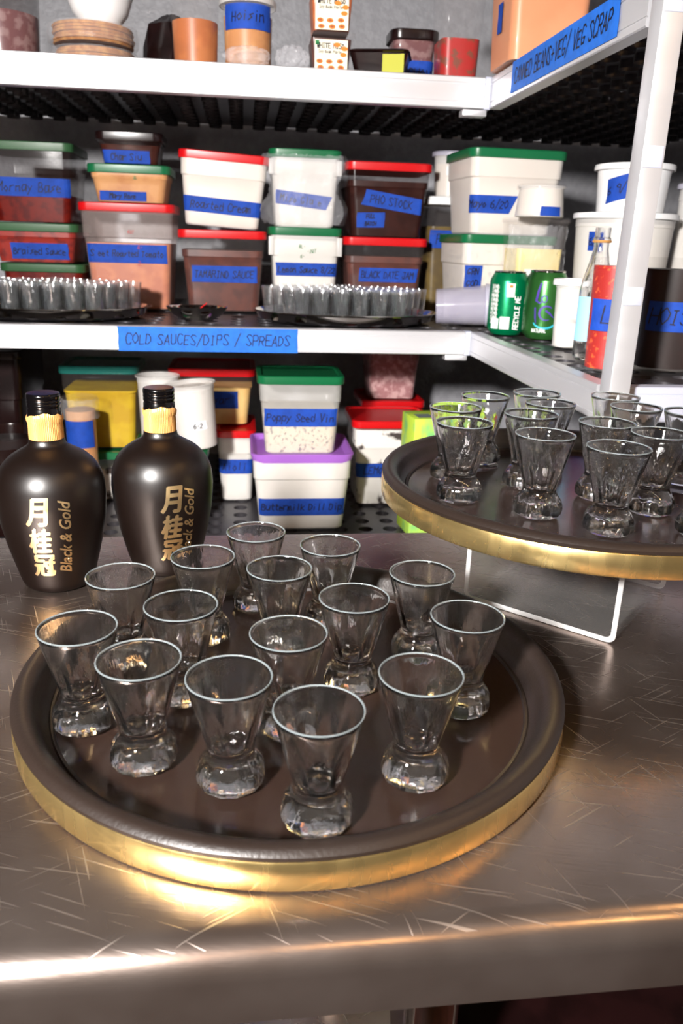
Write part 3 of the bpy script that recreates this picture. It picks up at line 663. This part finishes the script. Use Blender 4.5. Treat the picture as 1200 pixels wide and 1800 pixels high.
# cans
def can(label, x, y, r, h, m, deco, rz=0):
    t = thing('drink_can', label, 'can', (x, y, ZM+.0002), rz)
    P = [(0, .004), (r*.70, .002), (r*.76, 0), (r*.80, .002), (r*.98, .010), (r, .016), (r, h-.020), (r*.98, h-.016), (r*.82, h-.004), (r*.81, h-.003)]
    obj('can_body', lathe(B(), P, 48, cap1=False), m, t)
    obj('can_top', lathe(B(), [(r*.81, h-.0035), (r*.83, h-.0005), (r*.80, h), (r*.76, h-.001), (r*.74, h-.005), (0, h-.005)], 48, cap0=False), 'silver', t)
    bm = B(); tube(bm, [(.009*math.cos(a), .009*math.sin(a)*1.2-.004, h-.003+.002*math.sin(a)) for a in (2*PI*i/14 for i in range(15))], .0012, 6)
    obj('pull_tab', bm, 'silver', t); f = map_cyl(lambda z: r); deco(t, f, r, h)
def deco1(t, f, r, h):
    bm = B(); scribble(bm, f, 'RECYCLE ME', r*.62, .012, .010, .0020, vertical=True, jit=0, slant=.1); obj('lettering', bm, 'white_print', t, smooth=False)
    bm = B()
    for k in range(9): scribble(bm, f, 'IIMEBNHE'[k % 8]+'EHBNMEIH'[k % 8]+'NB', -r*.95, h-.032-.0085*k, .0065, .0011, jit=0, slant=0)
    obj('lettering', bm, 'white_print', t, smooth=False)
    obj('nutrition_panel', strip(f, -r*.35, r*.15, .012, .036, ragged=False), 'white_print', t)
    obj('nutrition_panel', strip(f, -r*.85, -r*.42, .012, .032, ragged=False), 'white_print', t)
    obj('nutrition_panel', strip(f, -r*.1, r*.3, h-.048, h-.022, ragged=False), 'white_print', t)
    obj('printed_badge', strip(f, r*.02, r*.18, h-.030, h-.025, off=.0014, ragged=False), 'orange_print', t)
def deco2(t, f, r, h):
    def stroke(pts, wd, m):
        bm = B(); prev = None; n = len(pts)
        for i, (s, z) in enumerate(pts):
            a = pts[max(0, i-1)]; b = pts[min(n-1, i+1)]; L = math.hypot(b[0]-a[0], b[1]-a[1]) or 1; nx, nz = -(b[1]-a[1])/L*wd/2, (b[0]-a[0])/L*wd/2
            w2 = .35+.65*math.sin(PI*min(1, (i+1)/n)); cur = (bm.verts.new(f(s+nx*w2, z+nz*w2, .001)), bm.verts.new(f(s-nx*w2, z-nz*w2, .001)))
            if prev: bm.faces.new((prev[0], cur[0], cur[1], prev[1]))
            prev = cur
        obj('printed_script', bm, m, t, smooth=False)
    arc = lambda cx, cz, rx, rz_, a0, a1, n=16: [(cx+rx*math.cos(a0+(a1-a0)*i/n), cz+rz_*math.sin(a0+(a1-a0)*i/n)) for i in range(n+1)]
    stroke([(-.012, .105), (-.016, .09), (-.019, .072), (-.012, .068), (-.006, .072)], .0045, 'ink_purple')
    stroke(arc(-.004, .076, .005, .006, 0, 2*PI), .003, 'ink_purple')
    stroke(arc(.002, .050, .013, .013, .8, 5.2), .004, 'ink_purple'); stroke([(-.02, .06), (-.018, .04), (-.016, .03)], .003, 'ink_purple')
    stroke([(.0, .055), (.008, .050), (.016, .042)], .004, 'ink_purple'); stroke([(.028, .070), (.024, .05), (.022, .035)], .004, 'ink_purple')
    stroke(arc(0, .036, .022, .014, PI*1.1, PI*2.05), .004, 'teal_print'); stroke(arc(.030, .036, .006, .004, 0, PI), .004, 'teal_print')
    bm = B(); scribble(bm, f, 'NATURAL', -.022, .014, .006, .001, jit=0, slant=0); obj('lettering', bm, 'white_print', t, smooth=False)
can('bright green soda can with white print and RECYCLE ME, left of two cans', .527, 1.598, .038, .122, 'can_green', deco1, -.30)
can('darker striped green can with purple script, right of two cans', .580, 1.532, .040, .127, 'can_dark_green', deco2, -.30)
# small glass bottle
t = thing('glass_bottle', 'slim clear glass bottle with pale blue label left of the chili sauce', 'bottle', (.548, 1.235, ZM+.0003))
bo = [(0, 0), (.020, 0), (.0235, .003), (.0245, .008), (.0245, .105), (.023, .120), (.015, .150), (.0115, .168), (.0115, .178), (.0135, .180), (.0135, .184), (.0118, .186), (.0118, .200)]
bi = [(r-.002 if r > .003 else 0, max(z, .005)) for r, z in reversed(bo)]
obj('bottle_body', lathe(B(), bo+bi[:-2]+[(.02, .005), (0, .005)], 40), 'glass', t)
lb = obj('label', strip(map_cyl(lambda z: .0247, a0=-.1), -.038, .038, .030, .098, ragged=False), 'paper_blue', t)
obj('label_panel', strip(map_cyl(lambda z: .0252, a0=-.1), .006, .022, .034, .064, ragged=False), 'white_print', lb)
bm = B(); tube(bm, [(.0125*math.cos(a), .0125*math.sin(a), .180) for a in (2*PI*i/24 for i in range(25))], .0022, 6); obj('neck_ring', bm, 'neck_foil', t)
# lying clear plastic cup
t = thing('plastic_cup', 'clear ribbed plastic container lying on its side right of the glass tray', 'container', (.462, 1.702, ZM+.046)); t.rotation_euler = (0, PI/2-.06, -.25)
obj('cup', lathe(B(), [(0, -.07), (.040, -.07), (.042, -.068), (.044, -.02), (.045, -.019), (.046, .03), (.047, .031), (.048, .062), (.050, .063), (.050, .068), (.046, .068), (.044, .03), (.040, -.066), (0, -.066)], 48), 'cup_plastic', t)
t.scale = (.86, .86, .80)
obj('rim', lathe(B(), [(.0502, .060), (.0515, .064), (.0502, .069)], 48, cap0=False, cap1=False), 'lavender', t)
obj('lid', lathe(B(), [(.0500, .069), (.0500, .072), (.040, .073), (.036, .070), (0, .070)], 48, cap0=False), 'lavender', t)

# ---------------------------------------------------------------- steel trays packed with small glasses
def oval_tray(label, x, y, a, b):
    t = thing('steel_tray', label, 'tray', (x, y, ZM+.0002))
    bm = B(); rows = []
    for (k, z) in [(.0, .004), (.80, .004), (.90, .006), (.955, .020), (.97, .024), (1, .024), (1, .0225), (.965, .020), (.93, .006), (.84, 0), (0, 0)]:
        if k == 0: rows.append([bm.verts.new((0, 0, z))]); continue
        rows.append(ring(bm, [(a*k*math.sin(u), -b*k*math.cos(u), z) for u in (2*PI*i/90 for i in range(90))]))
    for p, q in zip(rows, rows[1:]):
        n = 90
        if len(p) == 1: [bm.faces.new((p[0], q[i], q[(i+1) % n])) for i in range(n)]
        elif len(q) == 1: [bm.faces.new((p[i], p[(i+1) % n], q[0])) for i in range(n)]
        else: bridge(bm, p, q)
    obj('tray_body', bm, 'silver', t)
def small_glass():
    bm = B(); P = [(0, 0), (.012, 0), (.0135, .002), (.0145, .012), (.0165, .040), (.0196, .0655), (.0199, .067), (.0188, .067), (.0155, .041), (.0130, .014), (.010, .011), (0, .0105)]
    return lathe(bm, P, 24, mod=lambda a, z: 1+.035*math.cos(12*a)*(1 if z < .06 else 0))
sg = None
for (cx, cy, lab, grp, seed) in ((.222, 1.796, 'small clear fluted glass packed on the right oval steel tray, middle shelf', 'small glasses on the right steel tray', 1), (-.405, 1.806, 'small clear fluted glass packed on the left oval steel tray, middle shelf', 'small glasses on the left steel tray', 2)):
    oval_tray('oval polished steel tray of small glasses, '+('right of the cherry dish' if seed == 1 else 'left of the cherry dish'), cx, cy, .205, .150)
    p = .0412; j = 0; yy = -.130
    while yy < .131:
        n = 0; off = p/2 if j % 2 else 0
        for i in range(-6, 7):
            xx = i*p+off
            if (xx/.176)**2+(yy/.124)**2 < 1 and -.66 < cx+xx:
                if sg is None: sg = obj('shot_glass', small_glass(), 'fluted'); g = sg
                else: g = sg.copy(); COL.objects.link(g)
                g.location = (cx+xx, cy+yy, ZM+.0052); g.rotation_euler = (0, 0, RND.uniform(0, 6)); tag(g, lab, 'glass', grp)
        yy += p*.87; j += 1
# little dish with a cherry
t = thing('oval_dish', 'small scalloped steel dish between the two trays of glasses', 'dish', (-.100, 1.765, ZM+.0002))
bm = B(); rows = []
for (k, z) in [(0, .003), (.5, .004), (.8, .014), (.95, .026), (1.02, .028), (1.0, .026), (.84, .012), (.52, 0), (0, 0)]:
    if k == 0: rows.append([bm.verts.new((0, 0, z))]); continue
    rows.append(ring(bm, [(.064*k*(1+.03*math.cos(10*u)*(k > .9))*math.sin(u), -.045*k*(1+.03*math.cos(10*u)*(k > .9))*math.cos(u), z) for u in (2*PI*i/60 for i in range(60))]))
for p_, q_ in zip(rows, rows[1:]):
    if len(p_) == 1: [bm.faces.new((p_[0], q_[i], q_[(i+1) % 60])) for i in range(60)]
    elif len(q_) == 1: [bm.faces.new((p_[i], p_[(i+1) % 60], q_[0])) for i in range(60)]
    else: bridge(bm, p_, q_)
obj('dish_body', bm, 'silver', t)
t = thing('cherry', 'red cherry with stem lying in the small steel dish', 'cherry', (-.097, 1.760, ZM+.014))
bm = B(); lathe(bm, [(0, -.0075)]+[(.009*math.sin(PI*i/10), -.0085*math.cos(PI*i/10)) for i in range(1, 10)]+[(0, .0065)], 20); obj('fruit', bm, 'red_lid', t)
obj('stem', tube(B(), [(0, 0, .006), (.008, 0, .014), (.018, 0, .022)], .0012, 6), 'red_lid', t)

# ---------------------------------------------------------------- top shelf
deli('pinkish clear tub at the far left of the top shelf', -.455, 1.81, ZT, .075, .062, .17, 'smoke', 'pink_puree', .55, 'clear')
for i, (z, r, lab) in enumerate(((ZT+.0008, .078, 'film-wrapped stack of brown flatbreads, lower of two under the white bowl'), (ZT+.042, .080, 'film-wrapped stack of golden tortillas, directly under the white bowl'))):
    t = thing('flatbread_pack', lab, 'bread', (-.285, 1.80, z), group='flatbread packs')
    bm = B()
    for k in range(6): lathe(bm, [(0, .003+.0055*k), (r-.006, .003+.0055*k), (r-.004, .0055+.0055*k), (r-.006, .0078+.0055*k), (0, .0078+.0055*k)], 40, RND.uniform(-.002, .002), RND.uniform(-.002, .002))
    obj('flatbread', bm, 'tortilla', t)
    rr = random.Random(i); bm = lathe(B(), [(0, 0), (r-.01, 0), (r+.004, .006), (r+.006, .02), (r+.002, .036), (r-.02, .0385), (0, .039)], 60)
    for v in bm.verts: v.co += Vector((rr.uniform(-1, 1)*.002, rr.uniform(-1, 1)*.002, rr.uniform(-.4, .4)*.001))
    obj('wrapper', bm, 'wrap', t)
bm = lathe(B(), [(0, 0), (.035, 0), (.052, .02), (.066, .06), (.068, .062), (.064, .061), (.050, .022), (.033, .004), (0, .004)], 48)
tag(obj('bowl', bm, 'milky', None, (-.270, 1.80, ZT+.083)), 'white bowl standing on the wrapped flatbreads', 'bowl')
bm = lathe(B(), [(0, 0), (.05, 0), (.058, .01), (.055, .06), (.045, .10), (.015, .12), (0, .121)], 24)
for v in bm.verts: v.co += Vector((RND.uniform(-1, 1)*.005, RND.uniform(-1, 1)*.005, 0))
tag(obj('plastic_bag', bm, 'dark_plastic', None, (-.140, 1.86, ZT+.0005)), 'dark crumpled bag between the flatbreads and the caramel sauce cup', 'bag')
deli('tall clear pint cup of caramel brown sauce, top shelf', -.086, 1.71, ZT, .050, .041, .150, 'clear', 'caramel', .53, 'clear')
deli('clear round tub of tan sauce with wide blue tape, top shelf', .012, 1.735, ZT, .0515, .045, .125, 'clear', 'tan_sauce', .80, 'frost', tapes=[(-.05, .05, .070, .112, 'Hoisin', dict(h=.016))])
def lump(name, label, x, y, z, a, b, c_, m, cat, seed, amp=.006):
    bm = B(); bmesh.ops.create_icosphere(bm, subdivisions=4, radius=1); rr = random.Random(seed)
    for v in bm.verts:
        n = v.co.normalized(); k = 1+.12*math.sin(7*n.x+seed)*math.cos(9*n.y)+rr.uniform(-1, 1)*.05
        v.co = Vector((n.x*a*k, n.y*b*k, max(-.9, n.z)*c_*k))
    zmin = min(v.co.z for v in bm.verts)
    for v in bm.verts: v.co.z -= zmin
    return tag(obj(name, bm, m, None, (x, y, z)), label, cat)
lump('plastic_bag', 'clear crumpled bag lying in front of the tan sauce tub, top shelf', .010, 1.655, ZT+.0005, .042, .022, .017, 'wrap', 'bag', 3)
lump('plastic_bag', 'round film-wrapped bundle left of the white miso tub, top shelf', .094, 1.675, ZT+.0005, .030, .025, .022, 'wrap', 'bag', 8)
def miso(label, z0, z1, ry=0):
    t = thing('miso_tub', label, 'container', (.165, 1.70, z0), group='white miso tubs'); H = z1-z0
    obj('tub', loft(B(), [(0, .034, .034, .008), (.004, .036, .036, .008), (H-.008, .040, .040, .008), (H-.007, .044, .044, .009), (H, .045, .045, .009), (H, .040, .040, .008), (H-.003, .038, .038, .008)]), 'clear', t)
    obj('contents', loft(B(), [(.003, .033, .033, .006), (H*.86, .0375, .0375, .006)]), 'orange_sauce' if z0 > ZT+.02 else 'brown_sauce', t)
    f = map_plane((0, -.0405, 0), (1, 0, 0), (0, -1, 0)); lb = obj('label', strip(f, -.031, .030, .003, H-.012, ragged=False), 'paper_cream', t)
    bm = B(); scribble(bm, f, 'WHITE MISO', -.027, H-.026, .0080, .0014, jit=0, slant=0); scribble(bm, f, 'Soy Bean Paste', -.024, H-.034, .0048, .0007, jit=0, slant=0); obj('lettering', bm, 'ink', lb, smooth=False)
    bm = B()
    for k, (s, z) in enumerate(((-.022, .018), (-.004, .018), (.016, .019), (-.020, .008), (.0, .008), (.018, .009), (.022, .030), (.024, .040), (.010, .046))):
        lathe_pts = [f(s+.0062*math.cos(a), z+.0038*math.sin(a), .0018) for a in (2*PI*i/12 for i in range(12))]; bm.faces.new(ring(bm, lathe_pts))
    obj('printed_picture', bm, 'orange_print', lb, smooth=False)
    bm = B(); 
    for s, z in ((-.022, .018), (-.004, .018), (.016, .019), (-.020, .008), (.0, .008), (.018, .009)): bm.faces.new(ring(bm, [f(s+.0038*math.cos(a), z+.002*math.sin(a), .0024) for a in (2*PI*i/10 for i in range(10))]))
    obj('printed_picture', bm, 'brown_print', lb, smooth=False)
    obj('printed_badge', strip(f, -.030, -.023, H-.021, H-.014, off=.0016, ragged=False), 'ink_green', lb)
miso('square tub labelled WHITE MISO standing on the top shelf, lower of two', ZT+.0005, 1.6130)
miso('square tub labelled WHITE MISO stacked on the other, upper of two', 1.6140, 1.685)
t = thing('sauce_tray', 'dark plastic tray with lime label right of the miso tubs', 'container', (.262, 1.69, ZT+.0005), -.25)
obj('tray_body', loft(B(), [(0, .044, .034, .01), (.036, .054, .044, .012), (.038, .058, .048, .013), (.041, .056, .046, .012), (.043, .05, .04, .01)]), 'dark_plastic', t)
obj('label', strip(map_plane((0, -.0425, 0), (1, 0, 0), (0, -.96, -.25)), .008, .048, .003, .034, ragged=False), 'lime_label', t)
t = food_box('clear tub of brown paste with dark lid and ANCHOVY tape, top shelf', .351, 1.80, ZT, .101, 1.660, lid='dark_plastic', shell='smoke', cont='pink_puree', fill=.9, tapes=[(.308, .405, 1.553, 1.604, 'ANCHOVY', dict(h=.024, wd=.002))])
food_box('tall clear tub with red pickled vegetables left of the peach tub, top shelf', .419, 1.68, ZT, .098, 1.74, lid='red_lid', shell='clear', cont='red_veg', fill=.42, d=.11)
food_box('big peach coloured tub at the corner above the CANNED BEANS tape', .515, 1.455, ZT, .165, 1.86, d=.165, lid='milky', shell='clear', cont='peach', fill=.97, tapes=[(.374, .404, 1.66, 1.75, None), (.374, .399, 1.60, 1.645, None)])

# ---------------------------------------------------------------- bottom shelf
food_box('low tub with green lid under the yellow liquid tub, bottom shelf', -.318, 1.93, ZL, .215, .744, lid='green_lid', shell='clear', cont='smear', fill=.7)
food_box('clear tub of yellow liquid with teal lid, bottom shelf', -.350, 1.955, .744, .190, .949, lid='teal_lid', shell='clear', cont='yellow_liquid', fill=.74)
t = deli('round jar wrapped in film with blue tape, in front of the yellow liquid tub', -.378, 1.86, ZL, .039, .034, .281, 'clear', 'tan_sauce', .9, 'clear', tapes=[(-.036, .036, .165, .228, None)])
film('plastic_film', t, lambda u, v: (.0415*math.sin(PI*(2*u-1)*.6), -.0415*math.cos(PI*(2*u-1)*.6), .232+.045*v), 30, 8, 9, .0015)
food_box('flat tub with green lid under the two cream cups, bottom shelf', -.170, 1.735, ZL, .172, .797, d=.19, lid='green_lid', shell='clear', cont='smear', fill=.6)
deli('tilted clear cup of cream with dark chunks behind the right bottle', -.108, 1.782, .799, .056, .044, .148, 'frost', 'chunky_cream', .93, 'clear', tilt=(0, -.10), tapes=[(-.01, .03, .045, .065, '6-2', dict(m='milky'))])
deli('clear lidded cup of cream behind the tilted cup, bottom shelf', -.200, 1.862, .798, .050, .042, .152, 'frost', 'chunky_cream', .8, 'clear')
food_box('narrow white tub with red lid left of the purple lidded tub', -.024, 1.92, ZL, .100, .801, d=.2, lid='red_lid', shell='frost', cont='white_dressing', fill=.9, tapes=[(-.075, .02, .688, .726, 'Aioli')])
food_box('tub of mustard cream with red lid behind the Poppy Seed tub, bottom shelf', -.081, 1.965, .8015, .213, .944, lid='red_lid', shell='clear', cont='mustard_cream', fill=.72, tapes=[(-.14, -.018, .845, .888, 'Caesar')])
food_box('large white tub with purple lid and Buttermilk Dill Dip tape', .126, 1.70, ZL, .232, .798, lid='purple_lid', shell='frost', cont='white_dressing', fill=.97, deep=True, tapes=[(.026, .226, .651, .693, 'Buttermilk Dill Dip', dict(h=.024, wd=.0022))])
food_box('speckled dressing tub with green lid and Poppy Seed Vin tape', .123, 1.735, .7875, .194, .966, d=.17, lid='green_lid', shell='haze', cont='speckled_dressing', fill=.56, tapes=[(.040, .206, .852, .893, 'Poppy Seed Vin', dict(h=.022, wd=.002))])
food_box('smeared white tub with red lid right of the purple lidded tub', .362, 1.875, ZL, .205, .836, d=.19, lid='red_lid', shell='clear', cont='smear', fill=.93, tapes=[(.270, .435, .690, .727, 'LEMON DILL')])
food_box('red lidded tub behind the smeared white tub, bottom shelf', .402, 2.10, ZL, .175, .842, lid='red_lid', shell='clear', cont='tan_sauce', fill=.7, d=.2)
food_box('cloudy pink-white tub standing on the rear red lid, bottom shelf', .400, 2.11, .842, .155, .99, d=.16, lid=None, shell='clear', cont='pink_puree', fill=.97)
t = thing('drink_carton', 'yellow-green leaf patterned carton behind the raised tray', 'box', (.425, 1.715, ZL+.0005), .12)
obj('carton_body', box(B(), -.065, .065, -.045, .045, 0, .272, .002), 'carton', t)
obj('printed_panel', strip(map_plane((-.035, -.015, .2722), (1, 0, 0), (0, 0, 1), (0, 1, 0)), -.018, .018, -.02, .02, off=.0005, ragged=False), 'carton_side', t)
f = map_plane((0, -.045, 0), (1, 0, 0), (0, -1, 0)); bm = B(); bm.faces.new(ring(bm, [f(.012+.011*math.cos(a), .225+.014*math.sin(a), .0008) for a in (2*PI*i/16 for i in range(16))])); obj('printed_badge', bm, 'teal_print', t, smooth=False)
deli('round tub of dark red sauce with blue tape behind the left bottle', -.520, 1.76, ZL, .085, .070, .22, 'smoke', 'black_sauce', .9, None, tapes=[(-.07, .07, .11, .16, None)])
food_box('large dark tub at the far left of the bottom shelf, behind the dark red sauce', -.66, 1.93, ZL, .28, .985, d=.26, lid='dark_plastic', shell='dark_plastic', cont=None)
